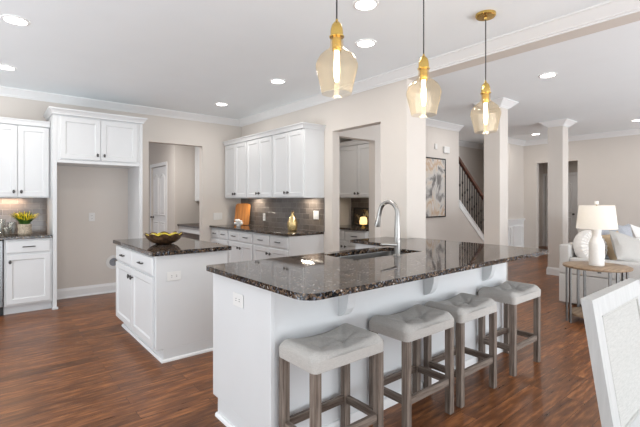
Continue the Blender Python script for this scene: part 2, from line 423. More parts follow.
# pantry
wall_y('wall_pantry', 3.62, 5.02, 4.0, 4.12, [(3.62+1e-3, 4.31, 2.19)], label='passage wall with the pantry opening')
struct('wall_pantry_end', MB().box(3.62, 4.9, 5.10, 5.22, 0, CE), M['wall'])
struct('wall_pantry_back', MB().box(4.9, 5.02, 4.12, 5.22, 0, CE), M['wall'])
struct('ceiling_pantry', MB().box(3.62, 4.9, 4.12, 5.10, 2.44, 2.5), M['ceil'])
# hall wall with the raked knee wall of the stair
hz = lambda x: 1.32 - (x-6.97)*0.80
m = MB().box(5.02, 6.97, 4.30, 4.42, 0, CE)
xa, xb = 6.97, 8.42
pts = [(xa, 0), (xb, 0), (xb, hz(xb)), (xa, hz(xa))]
m.rings([[(x, 4.30, z) for x, z in pts], [(x, 4.42, z) for x, z in pts]])
struct('wall_hall', m, M['wall'], 'hall wall with a raked knee wall under the stair rail')
struct('wall_stair', MB().box(5.02, 10.12, 5.40, 5.52, 0, CE), M['wall'], 'wall behind the staircase')
struct('wall_foyer', MB().box(8.75, XF, 4.43, 4.55, 0, CE), M['wall'], 'foyer wall with white wainscot')
wall_x('wall_far', XF, XF+0.12, -5, 5.40, [(3.27, 4.13, 2.21)], label='far beige living room wall with an opening')
struct('wall_rear_hall', MB().box(12.6, 12.7, 2.0, 5.6, 0, CE), M['wall'])
struct('wall_rear_side', MB().box(XF+0.12, 12.6, 5.0, 5.1, 0, CE), M['wall'])
struct('wall_rear_near', MB().box(XF+0.12, 12.6, 2.6, 2.7, 0, CE), M['wall'])

# crown mouldings
def crown(zc=CE, d=0.105, h=0.10):
    return [(0, zc), (d, zc), (d, zc-0.014), (d-0.012, zc-0.018), (d-0.03, zc-0.036), (0.045, zc-0.064), (0.03, zc-0.078), (0.03, zc-0.086), (0.014, zc-0.09), (0.014, zc-h), (0, zc-h)]
P = crown()
struct('trim_1', MB().sweep(P, (-4, YB), (XW, YB), (0, -1), 0, -1), M['trim'], 'white crown moulding on the back wall')
struct('trim_2', MB().sweep(P, (XW, -5), (XW, YB), (-1, 0), 0, -1), M['trim'], 'white crown moulding along wall and beam')
struct('trim_3', MB().sweep(P, (5.02, 4.30), (6.97, 4.30), (0, -1)), M['trim'], 'white crown moulding on the hall wall')
struct('trim_4', MB().sweep(P, (XF, -5), (XF, 4.43), (-1, 0), 0, -1), M['trim'], 'white crown moulding on the far wall')
struct('trim_5', MB().sweep(P, (8.75, 4.43), (XF, 4.43), (0, -1), 0, -1), M['trim'])
struct('trim_6', MB().sweep(P, (5.02, 5.40), (10.0, 5.40), (0, -1)), M['trim'])
# baseboards
BP = [(0, 0), (0.016, 0), (0.016, 0.10), (0.009, 0.122), (0.006, 0.135), (0, 0.135)]
SH = [(0.0, 0), (0.03, 0), (0.026, 0.014), (0.017, 0.02), (0.0, 0.02)]
struct('baseboard_back', MB().sweep(BP, (0.667, YB), (1.623, YB), (0, -1)).sweep(SH, (0.667, YB), (1.623, YB), (0, -1)), M['trim'], 'white baseboard in the refrigerator niche')
struct('baseboard_far', MB().sweep(BP, (XF, -5), (XF, 3.27), (-1, 0)).sweep(BP, (XF, 4.13), (XF, 4.43), (-1, 0)), M['trim'])
struct('baseboard_hall', MB().sweep(BP, (5.02, 4.30), (8.42, 4.30), (0, -1)), M['trim'])
struct('baseboard_foyer', MB().sweep(BP, (8.75, 4.43), (XF, 4.43), (0, -1)), M['trim'])
# wainscot: chair rail + picture-frame panels
m = MB().box(8.75, XF-0.001, 4.424, 4.43, 0.135, 0.86)
m.box(8.75, XF-0.001, 4.385, 4.43, 0.87, 0.90, 0.004).box(8.75, XF-0.001, 4.41, 4.43, 0.835, 0.87)
for x0, x1 in ((8.85, 9.32), (9.42, 9.92)):
    for bx in ((x0, x1, 0.70, 0.73), (x0, x1, 0.22, 0.25), (x0, x0+0.03, 0.25, 0.70), (x1-0.03, x1, 0.25, 0.70)):
        m.box(bx[0], bx[1], 4.402, 4.424, bx[2], bx[3])
struct('trim_7', m, M['trim'], 'white wainscot panels with chair rail')

# columns
def column(x0, x1, y0, y1, label):
    o = struct('column', MB().box(x0, x1, y0, y1, 0, CE), M['wall'], label)
    cap = MB()
    ex = lambda d, z: [(x0-d, y0-d, z), (x1+d, y0-d, z), (x1+d, y1+d, z), (x0-d, y1+d, z)]
    cap.rings([ex(d, z) for d, z in [(0.002, CE-0.10), (0.014, CE-0.10), (0.014, CE-0.09), (0.03, CE-0.086), (0.03, CE-0.078), (0.045, CE-0.064), (0.075, CE-0.036), (0.093, CE-0.018), (0.105, CE-0.014), (0.105, CE-0.001)]])
    cap.build('capital', M['trim'], o)
    bs = MB(); bs.rings([ex(d, z) for d, z in [(0.016, 0.001), (0.016, 0.10), (0.009, 0.122), (0.006, 0.135), (0.002, 0.136)]])
    bs.build('base', M['trim'], o)
    o['kind'] = 'structure'
column(5.55, 5.79, 2.785, 3.02, 'square beige column just behind the island end')
column(7.80, 8.06, 2.785, 3.03, 'square beige column by the sofa')

# interior doors (structure)
def six_panel_door(name, loc, rotz, w_, h_, label, knob_side=1):
    o = struct(name, MB().box(0, w_, 0, 0.04, 0, h_), M['trim'], label, loc=loc)
    o.rotation_euler = (0, 0, rotz)
    p = MB()
    for x0, x1 in ((0.12, w_/2-0.05), (w_/2+0.05, w_-0.12)):
        for z0, z1, arch in ((0.22, 0.86, 0), (1.0, h_-0.16, 1)):
            n = 10; out = []; 
            def loop(ins, y):
                a, b_, c_, d_ = x0+ins, x1-ins, z0+ins, z1-ins
                q = [(a, y, c_), (b_, y, c_)]
                if arch:
                    for k in range(n+1):
                        t = k/n; q.append((b_+(a-b_)*t, y, d_-0.08+0.08*math.sin(PI*t)))
                else: q += [(b_, y, d_), (a, y, d_)]
                return q
            p.rings([loop(0, 0.0), loop(0.012, -0.018), loop(0.035, -0.004), loop(0.06, -0.014)], cap0=False)
    p.build('panel_moulding', M['trim'], o)
    k = MB().lathe([(0.026, 0), (0.026, -0.008), (0.01, -0.012), (0.01, -0.04), (0.024, -0.05), (0.026, -0.062), (0.014, -0.07)], (w_-0.07 if knob_side > 0 else 0.07, 0, 0.95), 16, 'y')
    k.build('door_handle', M['pewter'], o, True)
    c = MB()
    for b_ in ((-0.08, -0.005, 0, h_+0.08), (w_+0.005, w_+0.08, 0, h_+0.08), (-0.005, w_+0.005, h_+0.005, h_+0.08)):
        c.box(b_[0], b_[1], -0.035, -0.02, b_[2], b_[3], 0.004)
    c.build('door_casing', M['trim'], o)
    return o
six_panel_door('door_1', (2.975, 9.755, 0), R(-90), 0.985, 2.08, 'white arched panel door seen through the back opening', -1)
six_panel_door('door_2', (12.55, 4.93, 0), R(-90), 0.80, 2.03, 'grey white door in the far rear hall')

# backsplashes
struct('trim_8', MB().box(XW-0.008, XW, 4.165, YB, 0.91, 1.372), M['tile_yz'], 'brown grey subway tile backsplash on the right wall')
struct('trim_9', MB().box(-1.0, 0.617, YB-0.008, YB, 0.91, 1.372), M['tile_xz'], 'brown grey subway tile backsplash on the back wall')
struct('trim_10', MB().box(4.892, 4.9, 4.12, 5.10, 0.91, 1.372), M['tile_yz'], 'brown grey tile backsplash in the pantry')

# ------------------------------------------------------------------ cabinets (local frame: x = width, front faces -y, back at y = d)
def rect(x0, x1, z0, z1, ins, y): return [(x0+ins, y, z0+ins), (x1-ins, y, z0+ins), (x1-ins, y, z1-ins), (x0+ins, y, z1-ins)]
def door_part(root, x0, x1, z0, z1, knob=None, s=0.055, name='door'):
    o = MB().rings([rect(x0, x1, z0, z1, i, y) for i, y in ((0, -0.0005), (0, -0.017), (0.003, -0.02), (s, -0.02), (s+0.003, -0.017), (s+0.012, -0.0105), (s+0.016, -0.0105))]).build(name, M['cab'], root)
    if knob:
        kx, kz = knob
        k_ = MB().lathe([(0.008, -0.020), (0.006, -0.024), (0.005, -0.032), (0.012, -0.038), (0.0145, -0.044), (0.011, -0.050), (0.004, -0.052)], (0, 0, 0), 14, 'y')
        for v_ in k_.bm.verts: v_.co = Vector((kx+v_.co.x, v_.co.y, kz+v_.co.z*(1.55 if v_.co.y < -0.03 else 1)))
        k_.build('knob', M['pewter'], o, True)
    return o
def drawer_part(root, x0, x1, z0, z1):
    o = MB().rings([rect(x0, x1, z0, z1, i, y) for i, y in ((0, -0.0005), (0, -0.013), (0.004, -0.016), (0.012, -0.02))]).build('drawer', M['cab'], root)
    kx, kz = (x0+x1)/2, (z0+z1)/2
    h = MB()
    for sx in (-0.045, 0.045): h.lathe([(0.006, -0.02), (0.005, -0.04)], (kx+sx, 0, kz), 10, 'y')
    h.tube([(kx-0.062, -0.038, kz), (kx-0.045, -0.043, kz), (kx, -0.046, kz), (kx+0.045, -0.043, kz), (kx+0.062, -0.038, kz)], 0.0055, 8)
    h.build('handle', M['pewter'], o, True)
    return o
def base_cabinet(label, loc, rotz, w_, d, cols, h=0.878, group=None, fr=0.02, drawers=True, toe=0.075, doors=2, ddiv=None, kside=1):
    """cols = number of door columns, ddiv = number of drawers"""
    t = thing('base_cabinet', label, 'cabinet', loc, rotz, group)
    m = MB().box(0, w_, 0, d, 0.105, h, 0.0015)
    m.box(0, w_, toe, d, 0.0, 0.105)
    m.build('body', M['cab'], t)
    zt = h-0.018; zd = zt-0.145
    if drawers:
        nd = ddiv or cols; g = 0.012; dw = (w_-2*fr-(nd-1)*g)/nd
        for i in range(nd):
            x = fr+i*(dw+g); drawer_part(t, x, x+dw, zd, zt)
    top = zd-0.02 if drawers else zt
    g = 0.006; dw = (w_-2*fr-(cols-1)*g)/cols
    for i in range(cols):
        x = fr+i*(dw+g)
        if cols == 1: kx = x+dw-0.036 if kside > 0 else x+0.036
        else: kx = x+dw-0.036 if i % 2 == 0 else x+0.036
        door_part(t, x, x+dw, 0.125, top, (kx, top-0.075))
    return t
def wall_cabinet(label, loc, rotz, w_, d, z0, z1, cols=2, crown_d=0.035, left=True, right=True, group=None, fr=0.012, knobz=0.06, crown_h=0.05):
    t = thing('wall_cabinet', label, 'cabinet', loc, rotz, group)
    MB().box(0, w_, 0, d, z0, z1, 0.0015).build('body', M['cab'], t)
    g = 0.006; dw = (w_-2*fr-(cols-1)*g)/cols
    for i in range(cols):
        x = fr+i*(dw+g); kx = x+dw-0.034 if i % 2 == 0 else x+0.034
        door_part(t, x, x+dw, z0+0.012, z1-0.03, (kx, z0+0.012+knobz))
    c = MB(); rs = []
    for o_, z in ((0.0, z1-0.02), (0.008, z1-0.018), (0.010, z1-0.004), (crown_d*0.55, z1+crown_h*0.45), (crown_d*0.9, z1+crown_h*0.75), (crown_d, z1+crown_h*0.8), (crown_d, z1+crown_h)):
        l = o_ if left else 0.0; r_ = o_ if right else 0.0
        rs.append([(-l, -0.02-o_, z), (w_+r_, -0.02-o_, z), (w_+r_, d, z), (-l, d, z)])
    # keep the moulding outside the body: start ring is the cabinet top footprint
    c.rings(rs).build('crown', M['cab'], t)
    return t
def counter(name, label, poly, z0, z1, holes=(), group=None, bev=0.004):
    o = MB().prism(poly, z0, z1, holes).build(name, M['granite'])
    tag(o, label, 'countertop', group)
    md = o.modifiers.new('bev', 'BEVEL'); md.width = bev; md.segments = 2; md.limit_method = 'ANGLE'; md.angle_limit = R(60)
    return o

# right wall run (faces -X) ; local +x = world -Y
W3 = 0.75
for i, (ya, lab) in enumerate(((6.42, 'white double door wall cabinet nearest the room corner'), (5.67, 'white double door wall cabinet, middle one above the tiled counter'), (4.92, 'white double door wall cabinet above the gold vase'))):
    wall_cabinet(lab, (3.17, ya, 0), R(-90), W3, 0.328, 1.366, 2.285, 2, 0.035, False, i == 2, 'wall cabinets on the right wall')
for ya, yb, lab in ((6.46, 5.82, 'white base cabinet in the corner behind the prep island'), (5.82, 5.06, 'white base cabinet at the middle of the tiled counter run'), (5.06, 4.18, 'white base cabinet below the gold vase')):
    base_cabinet(lab, (2.935, ya, 0), R(-90), ya-yb, 0.563, 2, group='base cabinets on the right wall')
counter('countertop', 'dark granite counter along the tiled right wall', [(2.895, 4.165), (3.491, 4.165), (3.491, 6.465), (2.895, 6.465)], 0.879, 0.91)

# left wall run and refrigerator surround
wall_cabinet('white double door wall cabinet at the left edge of the photo', (-0.04, 6.14, 0), 0, 0.655, 0.328, 1.366, 2.27, 2, 0.03, True, False)
base_cabinet('white base cabinet with one drawer below the yellow plant', (0.15, 5.90, 0), 0, 0.467, 0.566, 1, kside=-1)
counter('countertop', 'dark granite counter under the yellow plant', [(-0.47, 5.865), (0.614, 5.865), (0.614, 6.46), (-0.47, 6.46)], 0.879, 0.91)
t = thing('dishwasher', 'steel fronted dishwasher at the left photo edge', 'dishwasher', (-0.46, 5.90, 0))
MB().box(0, 0.605, 0, 0.566, 0.105, 0.876).box(0, 0.605, 0.06, 0.566, 0, 0.105).build('body', M['dark'], t)
MB().box(0.004, 0.601, -0.025, -0.001, 0.11, 0.87, 0.004).build('door', M['appl'], t)
t = thing('refrigerator_surround', 'tall white cabinet surround over the empty refrigerator niche', 'cabinet', (0.62, 5.88, 0))
MB().box(0, 0.042, 0, 0.588, 0, 2.40, 0.0015).build('side_panel', M['cab'], t)
MB().box(0.998, 1.04, 0, 0.588, 0, 2.40, 0.0015).build('side_panel', M['cab'], t)
MB().box(-0.012, 0.054, -0.02, -0.002, 0, 0.03, 0.004).build('plinth', M['cab'], t)
MB().box(0.043, 0.997, 0.0, 0.588, 1.80, 2.40).build('body', M['cab'], t)
door_part(t, 0.075, 0.517, 1.845, 2.365, (0.480, 1.91)); door_part(t, 0.523, 0.965, 1.845, 2.365, (0.560, 1.91))
MB().box(0.043, 0.997, -0.014, -0.001, 1.795, 1.835, 0.004).build('light_rail', M['cab'], t)
rs = []
for o_, z in ((0.0, 2.385), (0.012, 2.388), (0.014, 2.402), (0.026, 2.425), (0.042, 2.442), (0.046, 2.446), (0.046, 2.462)):
    rs.append([(-o_, -0.02-o_, z), (1.04+o_, -0.02-o_, z), (1.04+o_, 0.588, z), (-o_, 0.588, z)])
MB().rings(rs).build('crown', M['cab'], t)

# prep island
t = thing('prep_island', 'small white island with two drawers and two doors, bowl on top', 'kitchen island', (1.06, 4.65, 0), R(-90))
IW = 4.65-3.39
m = MB().box(0, IW, 0, 0.63, 0.105, 0.878, 0.002).box(0, IW, 0.06, 0.63, 0, 0.105)
m.build('body', M['cab'], t)
MB().sweep([(0.0, 0.001), (0.02, 0.001), (0.018, 0.014), (0.010, 0.022), (0.0, 0.022)], (0, 0.06), (IW, 0.06), (0, -1), 0, 1).sweep([(0.0, 0.001), (0.02, 0.001), (0.018, 0.014), (0.010, 0.022), (0.0, 0.022)], (IW, 0.06), (IW, 0.63), (1, 0), 1, 0).build('shoe_moulding', M['trim'], t)
a, b_ = 0.02, IW-0.03; mid = (a+b_)/2
for x0, x1, k in ((a, mid-0.006, 1), (mid+0.006, b_, -1)):
    drawer_part(t, x0, x1, 0.715, 0.86)
    door_part(t, x0, x1-(-0.0), 0.125, 0.698, ((x1-0.036) if k > 0 else (x0+0.036), 0.622))
counter('countertop', 'granite top of the small prep island', [(1.025, 3.36), (1.72, 3.36), (1.72, 4.69), (1.025, 4.69)], 0.879, 0.915)

# main island
t = thing('main_island', 'long white kitchen island with seating side and sink', 'kitchen island', (0, 0, 0))
m = MB()
m.box(1.122, 1.93, 1.76, 2.38, 0.105, 0.888).box(2.74, 3.59, 1.76, 2.38, 0.105, 0.888)
m.box(1.93, 2.74, 1.76, 1.97, 0.105, 0.888).box(1.93, 2.74, 1.97, 2.38, 0.105, 0.66).box(1.93, 2.74, 2.363, 2.38, 0.66, 0.888)
m.box(1.13, 3.59, 1.76, 2.31, 0.0, 0.105)
m.box(2.97, 3.49, 2.38, 3.03, 0.105, 0.888)
m.box(3.04, 3.49, 2.31, 3.03, 0.0, 0.105)
m.build('body', M['cab'], t)
m = MB().box(1.106, 1.121, 1.80, 2.415, 0.105, 0.888, 0.001).box(1.106, 1.121, 1.80, 2.345, 0.0, 0.105)
m.build('end_panel', M['cab'], t)
MB().box(1.102, 1.13, 1.735, 1.799, 0, 0.888, 0.003).build('corner_post', M['cab'], t)
MB().box(1.131, 3.60, 1.745, 1.759, 0.0, 0.888, 0.001).build('seating_panel', M['cab'], t)
S2 = [(0.0, 0.001), (0.018, 0.001), (0.016, 0.05), (0.008, 0.062), (0.0, 0.062)]
MB().sweep(S2, (1.131, 1.745), (3.60, 1.745), (0, -1)).sweep([(0.0, 0.001), (0.02, 0.001), (0.018, 0.014), (0.010, 0.022), (0.0, 0.022)], (1.106, 1.80), (1.106, 2.345), (-1, 0)).build('shoe_moulding', M['trim'], t)
for cx in (1.60, 2.41, 3.21):
    pr = [(1.744, 0.887), (1.655, 0.887), (1.657, 0.82), (1.663, 0.76), (1.675, 0.715), (1.695, 0.685), (1.72, 0.668), (1.744, 0.662)]
    MB().rings([[(cx-0.03, y, z) for y, z in pr], [(cx+0.03, y, z) for y, z in pr]]).build('corbel', M['cab'], t)
def arc(cx, cy, r, a0, a1, n=8): return [(cx+r*math.cos(R(a0+(a1-a0)*k/n)), cy+r*math.sin(R(a0+(a1-a0)*k/n))) for k in range(n+1)]
poly = arc(1.062+0.09, 1.385+0.09, 0.09, 180, 270) + arc(3.64-0.06, 1.385+0.06, 0.06, 270, 360) + [(3.64, 2.78), (3.498, 2.78), (3.498, 3.07), (2.93, 3.07), (2.93, 2.44)] + arc(1.062+0.03, 2.44-0.03, 0.03, 90, 180, 4)
hole = [(1.96, 2.0), (2.71, 2.0), (2.71, 2.36), (1.96, 2.36)]
counter('countertop', 'long speckled brown granite island top with sink cutout', poly, 0.889, 0.92, [hole])
# undermount sink
t = thing('sink', 'stainless undermount sink in the island top', 'sink', (2.335, 2.18, 0.68))
def rr(x, y, r, z, n=4):
    q = []
    for cx, cy, a0 in ((x-r, y-r, 0), (-x+r, y-r, 90), (-x+r, -y+r, 180), (x-r, -y+r, 270)):
        for k in range(n+1):
            a_ = R(a0+90*k/n); q.append((cx+r*math.cos(a_), cy+r*math.sin(a_), z))
    return q
MB().rings([rr(0.385, 0.178, 0.03, 0.205), rr(0.378, 0.171, 0.03, 0.205), rr(0.372, 0.165, 0.04, 0.03), rr(0.34, 0.14, 0.05, 0.006)], cap0=False).build('basin', M['steel'], t, True)
MB().lathe([(0.045, 0.007), (0.045, 0.011), (0.03, 0.012), (0.028, 0.008)], (0, 0, 0), 20).build('drain', M['pewter'], t, True)
# faucet
t = thing('faucet', 'tall brushed steel gooseneck faucet beside the island sink', 'faucet', (2.335, 1.945, 0.92))
MB().lathe([(0.030, 0.001), (0.030, 0.008), (0.024, 0.014), (0.022, 0.10), (0.024, 0.115), (0.020, 0.13), (0.015, 0.14)], (0, 0, 0), 24).build('base', M['steel'], t, True)
pts = [(0, 0, 0.13), (0, 0, 0.22), (0, 0, 0.30)] + [(0, 0.085-0.085*math.cos(R(a_)), 0.315+0.085*math.sin(R(a_))) for a_ in range(0, 171, 15)]
pts += [(0, 0.178, 0.295)]
MB().tube(pts, [0.022, 0.020, 0.018] + [0.0165]*(len(pts)-3), 14).build('spout', M['steel'], t, True)
MB().tube([(0, 0.1775, 0.298), (0, 0.188, 0.262), (0, 0.197, 0.225), (0, 0.2, 0.21)], [0.016, 0.019, 0.023, 0.021], 14).build('spray_head', M['steel'], t, True)
MB().tube([(-0.02, 0, 0.085), (-0.06, 0.0, 0.088), (-0.11, 0.01, 0.094), (-0.16, 0.015, 0.097)], [0.015, 0.012, 0.010, 0.008], 12).build('lever_handle', M['steel'], t, True)

# laundry counter
t = thing('laundry_desk', 'white built-in desk counter in the laundry room', 'desk', (3.03, 8.25, 0), R(-90))
MB().box(0.002, 1.65, 0.0, 0.595, 0.70, 0.815).build('apron', M['cab'], t)
MB().box(0.002, 0.03, 0.0, 0.595, 0, 0.70).build('side_panel', M['cab'], t)
MB().box(1.2, 1.65, 0.0, 0.595, 0.0, 0.70).build('drawer_unit', M['cab'], t)
MB().box(0.03, 1.2, 0.56, 0.595, 0, 0.70).build('back_panel', M['cab'], t)
MB().box(0.002, 1.655, -0.03, 0.598, 0.816, 0.850, 0.003).build('top', M['darktop'], t)
wall_cabinet('white wall cabinet seen through the back wall opening', (3.38, 8.24, 0), R(-90), 0.75, 0.245, 1.31, 2.55, 2, 0.03, False, True)
o = MB().lathe([(0.05, 0), (0.065, 0.03), (0.06, 0.12), (0.035, 0.18), (0.03, 0.22), (0.04, 0.25)], (0, 0, 0), 20).build('vase', M['greyvase'], None, True, (3.32, 7.62, 0.847))
tag(o, 'grey vase on the laundry desk', 'vase')

# pantry cabinets
wall_cabinet('white wall cabinet in the pantry', (4.57, 5.09, 0), R(-90), 0.96, 0.328, 1.372, 2.24, 2, 0.04, False, False)
base_cabinet('white base cabinet in the pantry under the dark counter', (4.29, 5.09, 0), R(-90), 0.96, 0.60, 2)
counter('countertop', 'dark granite pantry counter', [(4.25, 4.13), (4.891, 4.13), (4.891, 5.095), (4.25, 5.095)], 0.879, 0.91)
t = thing('picture', 'dark framed picture leaning on the pantry backsplash', 'picture', (4.80, 4.72, 0.911), 0)
t.rotation_euler = (0, R(8), 0)
MB().box(0, 0.02, -0.26, 0.26, 0, 0.02).box(0, 0.02, -0.26, 0.26, 0.28, 0.30).box(0, 0.02, -0.26, -0.24, 0.02, 0.28).box(0, 0.02, 0.24, 0.26, 0.02, 0.28).build('frame', M['black'], t)
MB().box(0.008, 0.018, -0.239, 0.239, 0.021, 0.279).build('print', M['art2'], t)
t = thing('accent_lamp', 'small glowing amber lamp on the pantry counter', 'lamp', (4.50, 4.42, 0.911))
MB().lathe([(0.04, 0), (0.04, 0.01), (0.02, 0.015), (0.02, 0.05)], (0, 0, 0), 16).build('base', M['brass'], t, True)
MB().lathe([(0.055, 0.051), (0.06, 0.1), (0.045, 0.16), (0.03, 0.165)], (0, 0, 0), 18).build('lamp_shade', M['tealight'], t, True)
area('pantry_shelf_light', (4.74, 4.35, 1.36), (0, 0, 0), 0.05, 0.3, 1.3, (1, 0.86, 0.66))

# ------------------------------------------------------------------ pendants
def pendant(x, y, dz, label):
    t = thing('pendant_light', label, 'pendant light', (x, y, 0), 0, 'pendant lights over the island')
    MB().lathe([(0.073, CE-0.001), (0.073, CE-0.018), (0.066, CE-0.026), (0.012, CE-0.028), (0.008, CE-0.045)], (0, 0, 0), 32).build('canopy', M['brass'], t, True)
    MB().tube([(0, 0, 2.255+dz), (0, 0, CE-0.04)], 0.0042, 8).build('cord', M['cord'], t, True)
    MB().lathe([(0.038, 2.178), (0.039, 2.183), (0.033, 2.188), (0.033, 2.205), (0.031, 2.224), (0.025, 2.243), (0.015, 2.255), (0.007, 2.262), (0.006, 2.272)], (0, 0, dz), 28).build('socket_cap', M['brass'], t, True)
    MB().lathe([(0.022, 2.106), (0.026, 2.112), (0.024, 2.178)], (0, 0, dz), 24).build('socket', M['brass'], t, True)
    g = [(0.0775, 1.885), (0.086, 1.925), (0.096, 1.965), (0.106, 2.005), (0.110, 2.022), (0.108, 2.038), (0.102, 2.055), (0.087, 2.080), (0.066, 2.099), (0.046, 2.112), (0.037, 2.124), (0.034, 2.140), (0.034, 2.176)]
    MB().lathe(g, (0, 0, dz), 44, cap0=False, cap1=False).build('glass_shade', M['amber'], t, True)
    MB().lathe([(0.003, 1.945), (0.009, 1.95), (0.014, 1.975), (0.016, 2.005), (0.015, 2.035), (0.012, 2.07), (0.012, 2.105)], (0, 0, dz), 20).build('bulb', M['bulb'], t, True)
    point('pendant_bulb_light', (x, y, 1.93+dz), 1.5, (1, 0.84, 0.62), 0.03)
pendant(1.404, 1.572, 0.0, 'leftmost of three brass and glass pendants, over the nearest island end')
pendant(2.145, 1.572, -0.012, 'middle of the three brass and glass pendants over the island')
pendant(2.915, 1.572, -0.038, 'rightmost of three glass pendants, its brass ceiling canopy in view')

# ------------------------------------------------------------------ recessed ceiling lights
def downlight(x, y, label, p=5):
    t = thing('recessed_light', label, 'ceiling light', (x, y, CE), 0, 'recessed ceiling lights')
    MB().lathe([(0.095, -0.0005), (0.093, -0.006), (0.076, -0.010), (0.074, -0.006)], (0, 0, 0), 32, cap0=False, cap1=False).build('trim_ring', M['trim'], t, True)
    MB().lathe([(0.074, -0.0055), (0.001, -0.0055)], (0, 0, 0), 32, cap0=False, cap1=False).build('diffuser', M['led'], t)
    l = bpy.data.lights.new('downlight', 'AREA'); l.shape = 'DISK'; l.size = 0.14; l.energy = p; l.color = (1, 0.95, 0.88)
    o = bpy.data.objects.new('downlight', l); C.objects.link(o); o.location = (x, y, CE-0.014)
for x, y, lab in ((0.174, 3.965, 'round ceiling light in the upper left photo corner'), (0.154, 5.428, 'round ceiling light at left edge, before the left wall cabinet'),
                  (2.654, 5.498, 'small round ceiling light nearest the crown corner above the corner cabinets'), (2.654, 4.019, 'round ceiling light above the tiled counter run, left of the first pendant'),
                  (2.623, 2.547, 'round ceiling light just right of the leftmost pendant, below another one'), (2.102, 2.041, 'round ceiling light cut by the top photo edge'),
                  (4.873, 1.893, 'round ceiling light in the living room just past the beam'), (8.815, 1.946, 'round ceiling light at the right photo edge above the lamp'),
                  (8.999, 3.734, 'round ceiling light seen between the two columns')):
    downlight(x, y, lab)

# under cabinet lights
for y in (4.42, 5.85): area('under_cabinet_light', (3.41, y, 1.358), (0, 0, 0), 0.02, 0.26, 1.9, (1, 0.9, 0.76))
area('under_cabinet_light', (0.20, 6.40, 1.358), (0, 0, 0), 0.3, 0.03, 1.9, (1, 0.74, 0.54))

# ------------------------------------------------------------------ bar stools
def make_stool():
    t = thing('bar_stool', '', 'bar stool')
    W, D = 0.475, 0.305
    nx, ny = 64, 44
    CREASE = [(sx*0.075, 0, sx*0.075+ex*0.085, ey*0.10) for sx in (-1, 1) for ex in (-1, 1) for ey in (-1, 1)] + [(0.075, 0, 0.0, 0), (-0.075, 0, 0.0, 0), (0.075, 0, 0.18, 0), (-0.075, 0, -0.18, 0)]
    def top(u, v):
        x, y = u*W/2, v*D/2
        z = 0.608 + 0.040*(abs(u)**2.0)
        z -= 0.0 if abs(v) < 0.0 else 0.0
        for bx, by in ((-0.075, 0.0), (0.075, 0.0)):
            z -= 0.032*math.exp(-(((x-bx)/0.026)**2+((y-by)/0.026)**2))
        for (ax, ay, bx, by) in CREASE:
            L2 = (bx-ax)**2+(by-ay)**2; tt = max(0, min(1, ((x-ax)*(bx-ax)+(y-ay)*(by-ay))/L2))
            dd = math.hypot(x-ax-tt*(bx-ax), y-ay-tt*(by-ay)); z -= 0.015*(1-0.75*tt)*math.exp(-(dd/0.013)**2)
        e = max(abs(u), abs(v)); 
        return z
    bm = MB(); b0 = bm.bm
    def grid_pt(i, j):
        u = -1+2*i/nx; v = -1+2*j/ny
        su = math.copysign(abs(u)**0.75, u); sv = math.copysign(abs(v)**0.75, v)
        # soft pillow edge
        drop = 0.040*(max(0, (abs(su)-0.78)/0.22)**2.2) + 0.034*(max(0, (abs(sv)-0.66)/0.34)**2.2)
        z = top(su, sv) - drop
        x, y = su*W/2, sv*D/2
        # round the plan corners a little
        cr = 0.03; dx = abs(x)-(W/2-cr); dy = abs(y)-(D/2-cr)
        if dx > 0 and dy > 0:
            L = math.hypot(dx, dy)
            if L > cr: x = math.copysign(W/2-cr+dx*cr/L, x); y = math.copysign(D/2-cr+dy*cr/L, y)
        return (x, y, z)
    V = [[b0.verts.new(grid_pt(i, j)) for j in range(ny+1)] for i in range(nx+1)]
    for i in range(nx):
        for j in range(ny): b0.faces.new((V[i][j], V[i+1][j], V[i+1][j+1], V[i][j+1]))
    edge = [V[i][0] for i in range(nx)] + [V[nx][j] for j in range(ny)] + [V[i][ny] for i in range(nx, 0, -1)] + [V[0][j] for j in range(ny, 0, -1)]
    prev = edge
    for f_, z in ((1.008, 0.596), (1.010, 0.574), (1.004, 0.552), (0.998, 0.543)):
        nxt = [b0.verts.new((v.co.x*f_, v.co.y*f_, z)) for v in edge]
        for k in range(len(edge)):
            q = (k+1) % len(edge); b0.faces.new((prev[k], prev[q], nxt[q], nxt[k]))
        prev = nxt
    b0.faces.new(prev)
    bm.build('seat', M['linen'], t, True)
    lw = 0.041; ox, oy = W/2-lw-0.006, D/2-lw-0.006
    for sx in (-1, 1):
        for sy in (-1, 1):
            cx, cy = sx*(ox+lw/2), sy*(oy+lw/2)
            MB().box(cx-lw/2, cx+lw/2, cy-lw/2, cy+lw/2, 0, 0.5425, 0.002).build('leg', M['legwood'], t)
    for sy in (-1, 1):
        cy = sy*(oy+lw/2)
        MB().box(-ox+0.0005, ox-0.0005, cy-0.011, cy+0.011, 0.18, 0.222, 0.001).build('stretcher', M['legwoodx'], t)
    for sx in (-1, 1):
        cx = sx*(ox+lw/2)
        MB().box(cx-0.011, cx+0.011, -oy+0.0005, oy-0.0005, 0.18, 0.222, 0.001).build('stretcher', M['legwoody'], t)
    return t
st0 = make_stool()
labs = ['grey upholstered saddle stool nearest the camera, at the left island end', 'second grey upholstered saddle stool from the left island end',
        'third grey upholstered saddle stool from the left, second from the right', 'grey upholstered saddle stool at the far right island end']
for i, (x, lab) in enumerate(zip((1.135, 1.79, 2.335, 3.062), labs)):
    o = st0 if i == 0 else copy_tree(st0)
    o.location = (x+0.2375, 1.42+0.1525, 0); tag(o, lab, 'bar stool', 'saddle stools along the island')

